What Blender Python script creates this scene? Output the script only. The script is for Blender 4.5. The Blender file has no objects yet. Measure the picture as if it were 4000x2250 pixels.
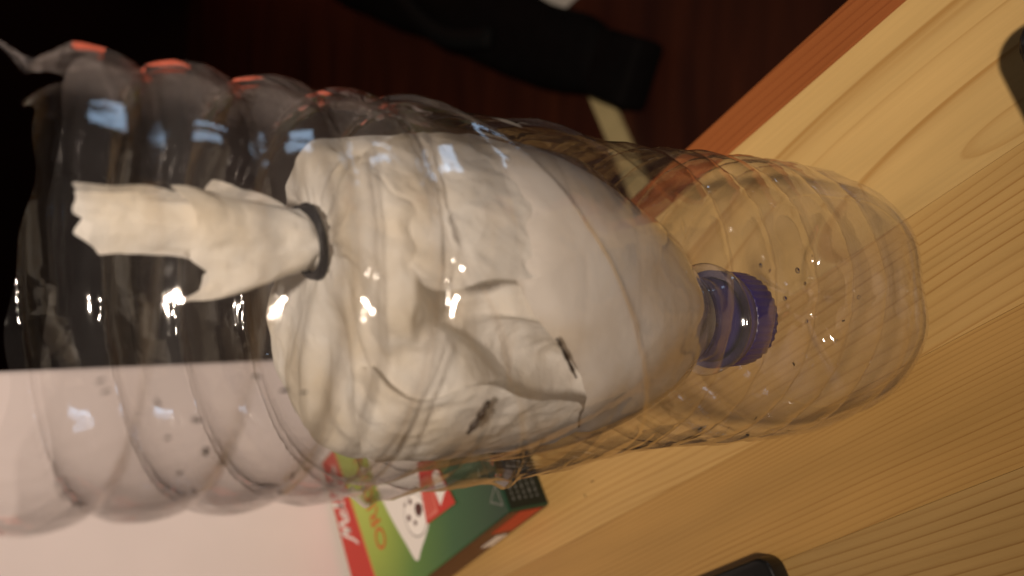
import bpy, bmesh, math, random
import numpy as np
from mathutils import Vector, Matrix, noise
random.seed(7)
R_ = math.radians
sc = bpy.context.scene
col = sc.collection

# ------------------------------------------------------------------ camera
cam_d = bpy.data.cameras.new("camera"); cam = bpy.data.objects.new("camera", cam_d); col.objects.link(cam)
PITCH = R_(37.8)
cp, sp = math.cos(PITCH), math.sin(PITCH)
CX = Vector((0, -sp, -cp)); CY = Vector((1, 0, 0)); CZ = Vector((0, -cp, sp))
ROLL = R_(0.9)
cx_ = CX * math.cos(ROLL) + CY * math.sin(ROLL); cy_ = CY * math.cos(ROLL) - CX * math.sin(ROLL)
M = Matrix((cx_, cy_, CZ)).transposed().to_4x4(); M.translation = Vector((0.0022, -0.171, 0.269))
cam.matrix_world = M
cam_d.sensor_width = 36; cam_d.lens = 30.0; cam_d.clip_start = 0.01; cam_d.clip_end = 60
cam_d.dof.use_dof = True; cam_d.dof.focus_distance = 0.24; cam_d.dof.aperture_fstop = 10
sc.camera = cam
# ------------------------------------------------------------------ world and lamps (an evening room)
w = bpy.data.worlds.new("World"); sc.world = w; w.use_nodes = True
bg = w.node_tree.nodes["Background"]; bg.inputs[0].default_value = (1.0, 0.78, 0.66, 1); bg.inputs[1].default_value = 0.045
def lamp(name, kind, loc, target, power, color, **kw):
    d = bpy.data.lights.new(name, kind); d.energy = power; d.color = color
    for k, v in kw.items(): setattr(d, k, v)
    o = bpy.data.objects.new(name, d); col.objects.link(o); o.location = loc
    o.rotation_euler = (Vector(target) - Vector(loc)).to_track_quat('-Z', 'Y').to_euler()
    return o
lamp("room_lamp", 'SPOT', (0.02, -0.80, 1.02), (0.10, 0.29, 0.10), 86, (1.0, 0.83, 0.67), spot_size=R_(43), spot_blend=1.0, shadow_soft_size=0.045)
lamp("screen_light", 'AREA', (0.50, -0.13, 0.15), (0, 0, 0.19), 0.17, (0.50, 0.72, 1.0), shape='RECTANGLE', size=0.05, size_y=0.26)
lamp("red_glint_light", 'AREA', (1.75, 2.85, -0.30), (0, 0, 0.2), 1.2, (1.0, 0.17, 0.08), shape='RECTANGLE', size=0.9, size_y=0.5)  # added unseen light, only there for red reflections along the bottle rim
sc.view_settings.view_transform = 'Standard'; sc.view_settings.look = 'None'; sc.view_settings.exposure = 0.0; sc.view_settings.gamma = 1.0
sc.cycles.transparent_max_bounces = 48; sc.cycles.max_bounces = 14; sc.cycles.transmission_bounces = 8
sc.cycles.caustics_reflective = False; sc.cycles.caustics_refractive = False

# ------------------------------------------------------------------ helpers
def mat(name):
    m = bpy.data.materials.new(name); m.use_nodes = True
    nt = m.node_tree; return m, nt, nt.nodes["Principled BSDF"], nt.nodes["Material Output"]
def N(nt, t, **kw):
    n = nt.nodes.new(t)
    for k, v in kw.items():
        if k in n.inputs: n.inputs[k].default_value = v
        else: setattr(n, k, v)
    return n
def math_n(nt, op, a, b=None, c=None):
    n = nt.nodes.new('ShaderNodeMath'); n.operation = op
    for i, v in enumerate((a, b, c)):
        if v is None: continue
        if isinstance(v, (int, float)): n.inputs[i].default_value = v
        else: nt.links.new(v, n.inputs[i])
    return n.outputs[0]
def plain(name, c, rough=0.5, spec=0.4, nscale=0, namp=0.15, bump=0, coat=0):
    m, nt, b, out = mat(name)
    b.inputs['Base Color'].default_value = (*c, 1); b.inputs['Roughness'].default_value = rough
    b.inputs['Specular IOR Level'].default_value = spec; b.inputs['Coat Weight'].default_value = coat
    if nscale:
        tc = N(nt, 'ShaderNodeTexCoord'); no = N(nt, 'ShaderNodeTexNoise', Scale=nscale, Detail=5.0)
        nt.links.new(tc.outputs['Object'], no.inputs['Vector'])
        mx = N(nt, 'ShaderNodeMix', data_type='RGBA')
        mx.inputs[6].default_value = (*[x * (1 - namp) for x in c], 1); mx.inputs[7].default_value = (*[min(1, x * (1 + namp)) for x in c], 1)
        nt.links.new(no.outputs['Fac'], mx.inputs[0]); nt.links.new(mx.outputs[2], b.inputs['Base Color'])
        if bump:
            bp = N(nt, 'ShaderNodeBump', Strength=bump, Distance=0.0006); nt.links.new(no.outputs['Fac'], bp.inputs['Height']); nt.links.new(bp.outputs[0], b.inputs['Normal'])
    return m
def link(name, me, m, parent=None, loc=None, smooth=True):
    if m is not None and len(me.materials) == 0: me.materials.append(m)
    o = bpy.data.objects.new(name, me); col.objects.link(o); o.parent = parent
    if loc: o.location = loc
    if smooth:
        for p in me.polygons: p.use_smooth = True
    return o
def mesh(name, v, f):
    me = bpy.data.meshes.new(name); me.from_pydata(v, [], f); me.update(); return me
def empty(name, loc=(0, 0, 0), rz=0):
    o = bpy.data.objects.new(name, None); col.objects.link(o); o.location = loc; o.rotation_euler = (0, 0, rz); o.empty_display_size = 0.01; return o
def tag(o, label, cat, group=None):
    o["label"] = label; o["category"] = cat
    if group: o["group"] = group
    return o
def box_mesh(name, x0, x1, y0, y1, z0, z1, bev=0.0, seg=2):
    bm = bmesh.new(); bmesh.ops.create_cube(bm, size=1)
    for v in bm.verts: v.co = Vector(((x0 + x1) / 2 + v.co.x * (x1 - x0), (y0 + y1) / 2 + v.co.y * (y1 - y0), (z0 + z1) / 2 + v.co.z * (z1 - z0)))
    if bev: bmesh.ops.bevel(bm, geom=bm.edges[:], offset=bev, segments=seg, affect='EDGES', profile=0.5)
    me = bpy.data.meshes.new(name); bm.to_mesh(me); bm.free(); return me
def rounded_slab(name, sx, sy, z0, z1, rc, bev=0.001, n=8):
    pts = []
    for cx, cy, a0 in ((sx / 2 - rc, sy / 2 - rc, 0), (-sx / 2 + rc, sy / 2 - rc, 90), (-sx / 2 + rc, -sy / 2 + rc, 180), (sx / 2 - rc, -sy / 2 + rc, 270)):
        for i in range(n + 1):
            a = R_(a0 + 90 * i / n); pts.append((cx + rc * math.cos(a), cy + rc * math.sin(a)))
    bm = bmesh.new(); fc = bm.faces.new([bm.verts.new((x, y, z0)) for x, y in pts])
    r = bmesh.ops.extrude_face_region(bm, geom=[fc])
    top = [e for e in r['geom'] if isinstance(e, bmesh.types.BMVert)]
    for v in top: v.co.z = z1
    bm.normal_update()
    ed = [e for e in bm.edges if abs(e.verts[0].co.z - e.verts[1].co.z) < 1e-7]
    bmesh.ops.bevel(bm, geom=ed, offset=bev, segments=3, affect='EDGES', profile=0.5)
    bmesh.ops.recalc_face_normals(bm, faces=bm.faces[:])
    me = bpy.data.meshes.new(name); bm.to_mesh(me); bm.free(); return me
def prism(name, pts, z0, z1):
    bm = bmesh.new(); fc = bm.faces.new([bm.verts.new((x, y, z0)) for x, y in pts]); bm.normal_update()
    if fc.normal.z < 0: fc.normal_flip()
    r = bmesh.ops.extrude_face_region(bm, geom=[fc])
    for v in r['geom']:
        if isinstance(v, bmesh.types.BMVert): v.co.z = z1
    bmesh.ops.recalc_face_normals(bm, faces=bm.faces[:])
    me = bpy.data.meshes.new(name); bm.to_mesh(me); bm.free(); return me
def ss(a, b, x):
    t = max(0, min(1, (x - a) / (b - a))); return t * t * (3 - 2 * t)
def lerp_prof(prof, x):
    if x <= prof[0][0]: return prof[0][1]
    for (a, ra), (b, rb) in zip(prof, prof[1:]):
        if x <= b:
            t = (x - a) / (b - a); return ra + (rb - ra) * t
    return prof[-1][1]
def smooth_prof(prof, n=240):   # catmull-rom through the points, returned as a dense table
    out = []
    P = [prof[0]] + list(prof) + [prof[-1]]
    for i in range(1, len(P) - 2):
        p0, p1, p2, p3 = P[i - 1], P[i], P[i + 1], P[i + 2]
        for k in range(20):
            t = k / 20
            x = p1[0] + (p2[0] - p1[0]) * t
            y = 0.5 * (2 * p1[1] + (p2[1] - p0[1]) * t + (2 * p0[1] - 5 * p1[1] + 4 * p2[1] - p3[1]) * t * t + (3 * p1[1] - p0[1] - 3 * p2[1] + p3[1]) * t ** 3)
            out.append((x, y))
    out.append(prof[-1]); return out

# ------------------------------------------------------------------ materials
def wood(name, seed, vc, spacing, light, dark, slope, wob=1.0, rough=0.34):
    """pine stave: growth rings cut at a low angle; object space: x across, y along the grain"""
    m, nt, b, out = mat(name)
    tc = N(nt, 'ShaderNodeTexCoord'); sx = N(nt, 'ShaderNodeSeparateXYZ'); nt.links.new(tc.outputs['Object'], sx.inputs[0])
    mp = N(nt, 'ShaderNodeMapping'); mp.inputs['Scale'].default_value = (14, 2.6, 14); mp.inputs['Location'].default_value = (seed * 1.7, seed * .9, 0)
    nt.links.new(tc.outputs['Object'], mp.inputs[0])
    no = N(nt, 'ShaderNodeTexNoise', Scale=1.0, Detail=2.0); nt.links.new(mp.outputs[0], no.inputs['Vector'])
    wv = math_n(nt, 'MULTIPLY', math_n(nt, 'SUBTRACT', no.outputs['Fac'], 0.5), 0.028 * wob)
    a = math_n(nt, 'ADD', math_n(nt, 'SUBTRACT', sx.outputs[0], vc), wv)
    d = math_n(nt, 'ADD', math_n(nt, 'MULTIPLY', sx.outputs[1], slope), 0.02)
    r = math_n(nt, 'SQRT', math_n(nt, 'ADD', math_n(nt, 'MULTIPLY', a, a), math_n(nt, 'MULTIPLY', d, d)))
    # uneven ring spacing
    no3 = N(nt, 'ShaderNodeTexNoise', Scale=1.0, Detail=1.0); no3.noise_dimensions = '1D'
    nt.links.new(math_n(nt, 'MULTIPLY', r, 40.0), no3.inputs['W'])
    ph = math_n(nt, 'FRACT', math_n(nt, 'ADD', math_n(nt, 'DIVIDE', r, spacing), math_n(nt, 'MULTIPLY', no3.outputs['Fac'], 2.5)))
    rp = N(nt, 'ShaderNodeValToRGB'); cr = rp.color_ramp
    mid = tuple(l * .72 + k * .28 for l, k in zip(light, dark))
    cr.elements[0].position = 0; cr.elements[0].color = (*light, 1)
    cr.elements[1].position = 1; cr.elements[1].color = (*light, 1)
    for p, c in ((0.55, light), (0.78, mid), (0.90, dark), (0.955, dark)):
        e = cr.elements.new(p); e.color = (*c, 1)
    nt.links.new(ph, rp.inputs[0])
    # some rings are faint, some strong
    no5 = N(nt, 'ShaderNodeTexNoise', Scale=1.0, Detail=2.0); mp5 = N(nt, 'ShaderNodeCombineXYZ')
    nt.links.new(math_n(nt, 'MULTIPLY', r, 420.0), mp5.inputs[0]); nt.links.new(math_n(nt, 'MULTIPLY', sx.outputs[1], 7.0), mp5.inputs[1]); mp5.inputs[2].default_value = seed
    nt.links.new(mp5.outputs[0], no5.inputs['Vector'])
    fd = N(nt, 'ShaderNodeMapRange'); fd.inputs[1].default_value = .38; fd.inputs[2].default_value = .62; fd.inputs[3].default_value = .35; fd.inputs[4].default_value = 1.0
    nt.links.new(no5.outputs['Fac'], fd.inputs[0])
    fm = N(nt, 'ShaderNodeMix', data_type='RGBA'); fm.inputs[6].default_value = (*[l * .9 + k * .1 for l, k in zip(light, dark)], 1)
    nt.links.new(fd.outputs[0], fm.inputs[0]); nt.links.new(rp.outputs[0], fm.inputs[7])
    # fibres and large tone patches
    mp2 = N(nt, 'ShaderNodeMapping'); mp2.inputs['Scale'].default_value = (900, 18, 900); nt.links.new(tc.outputs['Object'], mp2.inputs[0])
    fi = N(nt, 'ShaderNodeTexNoise', Scale=1.0, Detail=3.0); nt.links.new(mp2.outputs[0], fi.inputs['Vector'])
    mp4 = N(nt, 'ShaderNodeMapping'); mp4.inputs['Scale'].default_value = (60, 9, 60); mp4.inputs['Location'].default_value = (seed, 0, 0); nt.links.new(tc.outputs['Object'], mp4.inputs[0])
    pa = N(nt, 'ShaderNodeTexNoise', Scale=1.0, Detail=2.0); nt.links.new(mp4.outputs[0], pa.inputs['Vector'])
    k = math_n(nt, 'ADD', math_n(nt, 'ADD', math_n(nt, 'MULTIPLY', fi.outputs['Fac'], 0.16), math_n(nt, 'MULTIPLY', pa.outputs['Fac'], 0.42)), 0.71)
    hs = N(nt, 'ShaderNodeHueSaturation'); nt.links.new(fm.outputs[2], hs.inputs['Color']); nt.links.new(k, hs.inputs['Value'])
    nt.links.new(hs.outputs[0], b.inputs['Base Color'])
    b.inputs['Specular IOR Level'].default_value = 0.35
    nt.links.new(math_n(nt, 'ADD', math_n(nt, 'MULTIPLY', pa.outputs['Fac'], .22), rough - .06), b.inputs['Roughness'])
    bp = N(nt, 'ShaderNodeBump', Strength=0.12, Distance=0.0003); nt.links.new(fi.outputs['Fac'], bp.inputs['Height']); nt.links.new(bp.outputs[0], b.inputs['Normal'])
    return m
def clear_plastic(name, tint=(0.993, 0.99, 0.987), haze=0.02, rough=0.07, bump=0.12, f0=0.065, fmax=0.92, low_haze=5.5):
    """thin PET film: straight-through light plus a Fresnel mirror and a trace of haze"""
    m, nt, b, out = mat(name); nt.nodes.remove(b)
    lw = N(nt, 'ShaderNodeLayerWeight'); lw.inputs['Blend'].default_value = 0.5
    tc = N(nt, 'ShaderNodeTexCoord')
    no = N(nt, 'ShaderNodeTexNoise', Scale=75.0, Detail=3.0); nt.links.new(tc.outputs['Object'], no.inputs['Vector'])
    bp = N(nt, 'ShaderNodeBump', Strength=bump, Distance=0.002); nt.links.new(no.outputs['Fac'], bp.inputs['Height'])
    p5 = math_n(nt, 'POWER', lw.outputs['Facing'], 3.3)
    fr = math_n(nt, 'ADD', math_n(nt, 'MULTIPLY', p5, fmax), f0)
    tr = N(nt, 'ShaderNodeBsdfTransparent')      # longer path through the film at a slant: a little more is absorbed
    ab = N(nt, 'ShaderNodeMix', data_type='RGBA'); ab.inputs[6].default_value = (*tint, 1); ab.inputs[7].default_value = (.84, .81, .79, 1)
    nt.links.new(math_n(nt, 'POWER', lw.outputs['Facing'], 2.2), ab.inputs[0]); nt.links.new(ab.outputs[2], tr.inputs[0])
    gl = N(nt, 'ShaderNodeBsdfGlossy'); gl.inputs['Roughness'].default_value = rough; gl.inputs[0].default_value = (1, 1, 1, 1); nt.links.new(bp.outputs[0], gl.inputs['Normal'])
    df = N(nt, 'ShaderNodeBsdfDiffuse'); df.inputs[0].default_value = (0.8, 0.76, 0.76, 1)
    tl = N(nt, 'ShaderNodeBsdfTranslucent'); tl.inputs[0].default_value = (0.8, 0.76, 0.76, 1)
    dm = N(nt, 'ShaderNodeMixShader'); dm.inputs[0].default_value = 0.5; nt.links.new(df.outputs[0], dm.inputs[1]); nt.links.new(tl.outputs[0], dm.inputs[2])
    # smears: uneven haze
    n2 = N(nt, 'ShaderNodeTexNoise', Scale=38.0, Detail=5.0); nt.links.new(tc.outputs['Object'], n2.inputs['Vector'])
    sz = N(nt, 'ShaderNodeSeparateXYZ'); nt.links.new(tc.outputs['Object'], sz.inputs[0])       # haze thickens towards the foot
    dz = N(nt, 'ShaderNodeMapRange'); dz.inputs[1].default_value = .03; dz.inputs[2].default_value = .12; dz.inputs[3].default_value = low_haze; dz.inputs[4].default_value = 1.0; nt.links.new(sz.outputs[2], dz.inputs[0])
    hz = math_n(nt, 'MULTIPLY', math_n(nt, 'MULTIPLY', math_n(nt, 'POWER', n2.outputs['Fac'], 2.0), haze * 4), dz.outputs[0])
    m1 = N(nt, 'ShaderNodeMixShader'); nt.links.new(hz, m1.inputs[0]); nt.links.new(tr.outputs[0], m1.inputs[1]); nt.links.new(dm.outputs[0], m1.inputs[2])
    m2 = N(nt, 'ShaderNodeMixShader'); nt.links.new(fr, m2.inputs[0]); nt.links.new(m1.outputs[0], m2.inputs[1]); nt.links.new(gl.outputs[0], m2.inputs[2])
    nt.links.new(m2.outputs[0], out.inputs[0]); return m
def paper(name, c, trans=0.35, crum=.42):
    m, nt, b, out = mat(name)
    tc = N(nt, 'ShaderNodeTexCoord')
    n1 = N(nt, 'ShaderNodeTexNoise', Scale=1400.0, Detail=3.0); nt.links.new(tc.outputs['Object'], n1.inputs['Vector'])
    n2 = N(nt, 'ShaderNodeTexNoise', Scale=45.0, Detail=4.0); nt.links.new(tc.outputs['Object'], n2.inputs['Vector'])
    mx = N(nt, 'ShaderNodeMix', data_type='RGBA'); mx.inputs[6].default_value = (c[0] * .90, c[1] * .84, c[2] * .74, 1); mx.inputs[7].default_value = (*c, 1)
    cl_ = N(nt, 'ShaderNodeMapRange'); cl_.inputs[1].default_value = .36; cl_.inputs[2].default_value = .56; nt.links.new(n2.outputs['Fac'], cl_.inputs[0]); nt.links.new(cl_.outputs[0], mx.inputs[0])
    # crumple: flat facets of a sheet that was scrunched and opened again
    wn = N(nt, 'ShaderNodeTexNoise', Scale=120.0, Detail=2.0); nt.links.new(tc.outputs['Object'], wn.inputs['Vector'])
    va = N(nt, 'ShaderNodeVectorMath', operation='MULTIPLY_ADD'); va.inputs[1].default_value = (.006, .006, .006); nt.links.new(wn.outputs['Color'], va.inputs[0]); nt.links.new(tc.outputs['Object'], va.inputs[2])
    vo = N(nt, 'ShaderNodeTexVoronoi', Scale=170.0); nt.links.new(va.outputs[0], vo.inputs['Vector'])
    vo2 = N(nt, 'ShaderNodeTexVoronoi', Scale=380.0); nt.links.new(va.outputs[0], vo2.inputs['Vector'])
    hh = math_n(nt, 'ADD', math_n(nt, 'ADD', vo.outputs['Distance'], math_n(nt, 'MULTIPLY', vo2.outputs['Distance'], .4)), math_n(nt, 'MULTIPLY', n1.outputs['Fac'], .15))
    bp = N(nt, 'ShaderNodeBump', Strength=crum, Distance=0.0011); nt.links.new(hh, bp.inputs['Height'])
    b.inputs['Roughness'].default_value = 0.85; b.inputs['Specular IOR Level'].default_value = 0.15
    nt.links.new(mx.outputs[2], b.inputs['Base Color']); nt.links.new(bp.outputs[0], b.inputs['Normal'])
    tl = N(nt, 'ShaderNodeBsdfTranslucent'); nt.links.new(mx.outputs[2], tl.inputs[0]); nt.links.new(bp.outputs[0], tl.inputs['Normal'])
    ms = N(nt, 'ShaderNodeMixShader'); ms.inputs[0].default_value = trans
    nt.links.new(b.outputs[0], ms.inputs[1]); nt.links.new(tl.outputs[0], ms.inputs[2]); nt.links.new(ms.outputs[0], out.inputs[0]); return m

M_clear = clear_plastic("clear_pet", haze=0.008)
M_funnel = clear_plastic("clear_pet_funnel", haze=0.014, bump=0.15)
M_paper = paper("filter_paper", (0.92, 0.90, 0.86), .50)
M_lining = paper("lining_paper", (0.84, 0.80, 0.76), .45, .12)
M_black = plain("black_matte", (0.012, 0.012, 0.013), 0.6, nscale=200)
M_wall = plain("wall_paint", (0.80, 0.70, 0.69), 0.75, 0.2, nscale=22, namp=0.06, bump=0.25)

# ------------------------------------------------------------------ the setting: floor, wall, table
A = R_(31); G = Vector((-math.sin(A), math.cos(A), 0)); MM = Vector((math.cos(A), math.sin(A), 0))
def gm(u, v, z=0): return G * u + MM * v + Vector((0, 0, z))
FZ = -0.74
mf, nt, b, out = mat("floor_boards")
tc = N(nt, 'ShaderNodeTexCoord'); mp = N(nt, 'ShaderNodeMapping'); mp.inputs['Rotation'].default_value = (0, 0, R_(38)); mp.inputs['Scale'].default_value = (1.2, 9, 1)
nt.links.new(tc.outputs['Object'], mp.inputs[0])
no = N(nt, 'ShaderNodeTexNoise', Scale=2.2, Detail=6.0, Distortion=0.6); nt.links.new(mp.outputs[0], no.inputs['Vector'])
rp = N(nt, 'ShaderNodeValToRGB'); rp.color_ramp.elements[0].color = (0.030, 0.007, 0.004, 1); rp.color_ramp.elements[0].position = .3
rp.color_ramp.elements[1].color = (0.075, 0.018, 0.007, 1); rp.color_ramp.elements[1].position = .75
nt.links.new(no.outputs['Fac'], rp.inputs[0]); nt.links.new(rp.outputs[0], b.inputs['Base Color']); b.inputs['Roughness'].default_value = 0.45
fl = link("floor", box_mesh("floor", -3, 4, -2, 6, FZ - 0.05, FZ), mf, smooth=False); fl["kind"] = "structure"
bw = link("dark_backdrop", box_mesh("dark_backdrop", -3, 4, 3.2, 3.3, FZ, 2.2), plain("backdrop_dark", (.03, .012, .010), .8, .1, nscale=4, namp=.4), smooth=False); bw["kind"] = "structure"  # added backdrop hiding the brighter world, so the view behind stays dark
# skirting-free white wall the table's end is pushed against; it stops a little past the table's edge
wl = link("wall", box_mesh("wall", -1.6, 0.158, 0.356, 0.476, FZ, 1.3, 0.004), M_wall, smooth=False); wl.rotation_euler = (0, 0, A); wl["kind"] = "structure"

tb = empty("table"); tb.rotation_euler = (0, 0, A)
tag(tb, "pale varnished pine table with a reddish brown edge strip", "table")
L1 = (0.58, 0.385, 0.15); D1 = (0.42, 0.235, 0.072)
L2 = (0.42, 0.245, 0.076); D2 = (0.30, 0.15, 0.040); L4 = (0.49, 0.305, 0.108); D4 = (0.35, 0.185, 0.053)
L3 = (0.40, 0.25, 0.09); D3 = (0.27, 0.145, 0.043)  # darker left-hand staves: part of a soft cast shadow is put into their colour
staves = [(-0.62, -0.53, -.58, .004, L3, D3, .04), (-0.53, -0.455, -.40, .003, L2, D2, .03), (-0.455, -0.38, -.30, .0035, L3, D3, .03), (-0.38, -0.30, -.45, .003, L2, D2, .03),
          (-0.30, -0.222, -.20, .003, L3, D3, .03), (-0.222, -0.150, -.30, .0026, L2, D2, .03), (-0.150, -0.075, .02, .0034, L3, D3, .03),
          (-0.075, -0.034, .10, .0019, L2, D2, .03), (-0.034, 0.0066, .13, .0032, L4, D4, .03), (0.0066, 0.068, .012, .0125, L1, D1, .24)]
for i, (a0, a1, vc, spc, l, d, sl) in enumerate(staves):
    mw = wood("pine", i * 3.1 + 1, vc, spc, l, d, sl, wob=1.0 if i < 9 else 0.45)
    link("plank", box_mesh("plank", a0 + .00003, a1 - .00003, -0.62, 0.352, -0.026, 0.0, 0.00012, 1), mw, tb, smooth=False)
mw = wood("edge_stain", 21, .3, .004, (0.30, 0.095, 0.028), (0.22, 0.062, 0.018), .02, rough=0.3)
link("edge_strip", box_mesh("edge_strip", 0.0682, 0.084, -0.62, 0.352, -0.030, -0.0004, 0.0014, 3), mw, tb, smooth=False)
for x in (-0.57, 0.03):
    for y in (-0.57, 0.29):
        link("leg", box_mesh("leg", x - .025, x + .025, y - .025, y + .025, FZ, -0.026, 0.003), mw, tb, smooth=False)

# ------------------------------------------------------------------ things on the dark floor
ps = link("wooden_batten", box_mesh("wooden_batten", -0.02, 0.02, -0.17, 0.17, 0, 0.012, 0.001), plain("pale_batten", (0.62, 0.50, 0.25), 0.6, nscale=40), smooth=False)
ps.location = (0.26, 0.845, FZ); ps.rotation_euler = (0, 0, R_(-60)); tag(ps, "short pale wooden batten lying on the dark floor, end under the black bag", "batten")
def lump(name, L, W, H, seed):
    v, f = [], []; n, k = 48, 24
    for i in range(n + 1):
        t = i / n; e = (1 - abs(2 * t - 1) ** 6) ** 0.35 if 0 < t < 1 else 0
        for j in range(k):
            a = 2 * math.pi * j / k
            x = math.copysign(abs(math.cos(a)) ** .7, math.cos(a)); z = math.copysign(abs(math.sin(a)) ** .7, math.sin(a))
            d = 1 + .16 * noise.noise(Vector((t * 9, x * 1.5 + seed, z * 1.5)))
            v.append(((t - .5) * L, x * W / 2 * (0.05 + .95 * e) * d, max(0, H / 2 + z * H / 2 * (.05 + .95 * e) * d)))
    for i in range(n):
        for j in range(k): f.append((i * k + j, i * k + (j + 1) % k, (i + 1) * k + (j + 1) % k, (i + 1) * k + j))
    f.append(tuple(range(k))[::-1]); f.append(tuple(n * k + j for j in range(k)))
    return mesh(name, v, f)
bagm = plain("black_cloth", (0.005, 0.004, 0.004), 0.8, 0.08, nscale=30, namp=.5)
bag = empty("bag", (0.62, 1.40, FZ), R_(66)); tag(bag, "long black bag lying across the dark floor beyond the table", "bag")
link("bag_body", lump("bag_body", 1.25, 0.15, 0.075, 2), bagm, bag)
link("end_flap", box_mesh("end_flap", -0.70, -0.60, -0.055, 0.055, 0.002, 0.065, 0.012, 3), bagm, bag)
st = []
for i in range(25):
    t = i / 24; st.append((-.35 + .7 * t, .02 + .03 * math.sin(t * 7), .088 + .008 * math.sin(t * 3.14)))
def ribbon(name, pts, wd, th=0.004):
    v, f = [], []
    for i, p in enumerate(pts):
        p = Vector(p); q = Vector(pts[min(i + 1, len(pts) - 1)]) - Vector(pts[max(i - 1, 0)]); s = q.cross(Vector((0, 0, 1))).normalized() * wd / 2
        v += [p - s, p + s, p + s + Vector((0, 0, th)), p - s + Vector((0, 0, th))]
    for i in range(len(pts) - 1):
        for j in range(4): f.append((i * 4 + j, i * 4 + (j + 1) % 4, i * 4 + 4 + (j + 1) % 4, i * 4 + 4 + j))
    f.append((3, 2, 1, 0)); k = len(pts) * 4 - 4; f.append((k, k + 1, k + 2, k + 3))
    return mesh(name, v, f)
link("strap", ribbon("strap", st, .035), plain("strap_web", (.008, .008, .008), .8, .1), bag)
pc = link("paper_sheet", box_mesh("paper_sheet", -.09, .09, -.06, .06, 0, .002, .0005), plain("white_sheet", (.7, .66, .6), .8, nscale=30), smooth=False)
pc.location = (0.585, 1.03, FZ); pc.rotation_euler = (0, 0, R_(20)); tag(pc, "small white paper sheet on the dark floor past the bag", "paper")

# ------------------------------------------------------------------ black things on the table
ph = empty("phone"); ph.rotation_euler = (0, 0, A)
tag(ph, "black phone lying flat on the pine table beside the filter box", "phone")
pc0 = gm(0.0596 + 0.0725, -0.0714 - 0.036); ph.location = (pc0.x, pc0.y, 0)
link("case", rounded_slab("case", 0.072, 0.145, 0.0, 0.0085, 0.006, 0.0012), plain("phone_case", (.006, .006, .006), .35), ph)
link("screen", rounded_slab("screen", 0.062, 0.132, 0.0080, 0.0088, 0.003, 0.0002), plain("phone_glass", (.015, .016, .017), .12, nscale=30), ph)
def weave(name):
    m, nt, b, out = mat(name)
    tc = N(nt, 'ShaderNodeTexCoord'); vo = N(nt, 'ShaderNodeTexVoronoi', Scale=420.0); nt.links.new(tc.outputs['Object'], vo.inputs['Vector'])
    rp = N(nt, 'ShaderNodeValToRGB'); rp.color_ramp.elements[0].color = (.028, .028, .032, 1); rp.color_ramp.elements[1].color = (.006, .006, .007, 1); rp.color_ramp.elements[1].position = .6
    nt.links.new(vo.outputs['Distance'], rp.inputs[0]); nt.links.new(rp.outputs[0], b.inputs['Base Color'])
    bp = N(nt, 'ShaderNodeBump', Strength=.9, Distance=.0012); bp.invert = True; nt.links.new(vo.outputs['Distance'], bp.inputs['Height']); nt.links.new(bp.outputs[0], b.inputs['Normal'])
    b.inputs['Roughness'].default_value = .6; return m
dv = empty("fabric_case", (0, 0, 0), R_(24)); tag(dv, "black woven fabric case with rounded corner resting on the pine table", "case")
ax = Vector((math.cos(R_(24)), math.sin(R_(24)), 0)); ay = Vector((-ax.y, ax.x, 0))
q = Vector((0.0745, -0.0640, 0)) - ax * 0.055 - ay * 0.0385; dv.location = q
link("cover", rounded_slab("cover", 0.11, 0.07, 0.0006, 0.0185, 0.010, 0.003), weave("black_weave"), dv)
link("base_pad", rounded_slab("base_pad", 0.10, 0.06, 0.0, 0.0012, 0.008, 0.0003), M_black, dv)

# ------------------------------------------------------------------ the filter box
BA = R_(35)
bx = empty("filter_box", (-0.1022, 0.1432, 0), BA)
tag(bx, "green and red coffee filter box lying flat against the white wall", "box")
BW, BL, BH = 0.106, 0.1715, 0.0245
mg, nt, b, out = mat("green_print")
tc = N(nt, 'ShaderNodeTexCoord'); sx = N(nt, 'ShaderNodeSeparateXYZ'); nt.links.new(tc.outputs['Object'], sx.inputs[0])
# printed glow: yellow green around the lettering, bottle green below
du = math_n(nt, 'MULTIPLY', math_n(nt, 'SUBTRACT', sx.outputs[0], 0.066), 20.0); dw = math_n(nt, 'MULTIPLY', math_n(nt, 'SUBTRACT', sx.outputs[1], 0.138), 24.0)
dd = math_n(nt, 'SQRT', math_n(nt, 'ADD', math_n(nt, 'MULTIPLY', du, du), math_n(nt, 'MULTIPLY', dw, dw)))
rp = N(nt, 'ShaderNodeValToRGB'); cr = rp.color_ramp
cr.elements[0].position = 0.0; cr.elements[0].color = (0.42, 0.50, 0.085, 1)
cr.elements[1].position = 1.0; cr.elements[1].color = (0.012, 0.042, 0.020, 1)
for p, c in ((.22, (.30, .40, .05)), (.45, (.085, .20, .030)), (.70, (.028, .10, .032))):
    e = cr.elements.new(p); e.color = (*c, 1)
nt.links.new(math_n(nt, 'DIVIDE', dd, 3.4), rp.inputs[0]); nt.links.new(rp.outputs[0], b.inputs['Base Color'])
b.inputs['Roughness'].default_value = .38
link("carton", box_mesh("carton", 0, BW, 0, BL, 0.0, BH, 0.0009, 2), mg, bx, smooth=False)
P_red = plain("print_red", (.50, .028, .016), .38, nscale=40, namp=.05); P_white = plain("print_white", (.78, .74, .70), .4)
P_orange = plain("print_orange", (.55, .085, .014), .4); P_brown = plain("print_brown", (.07, .014, .010), .35); P_dark = plain("print_black_green", (.006, .012, .010), .35)
P_grey = plain("print_grey", (.30, .28, .26), .4); P_pink = plain("print_pink", (.62, .16, .12), .4)
P_dash = plain("print_small", (.11, .115, .11), .45)
T = BH
def pr(name, pts, mt, lay, parent=bx, th=.00012):
    z = T + .00002 + lay * .00013
    return link(name, prism(name, [(x / 1000, y / 1000) for x, y in pts], z, z + th), mt, parent, smooth=False)
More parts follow.
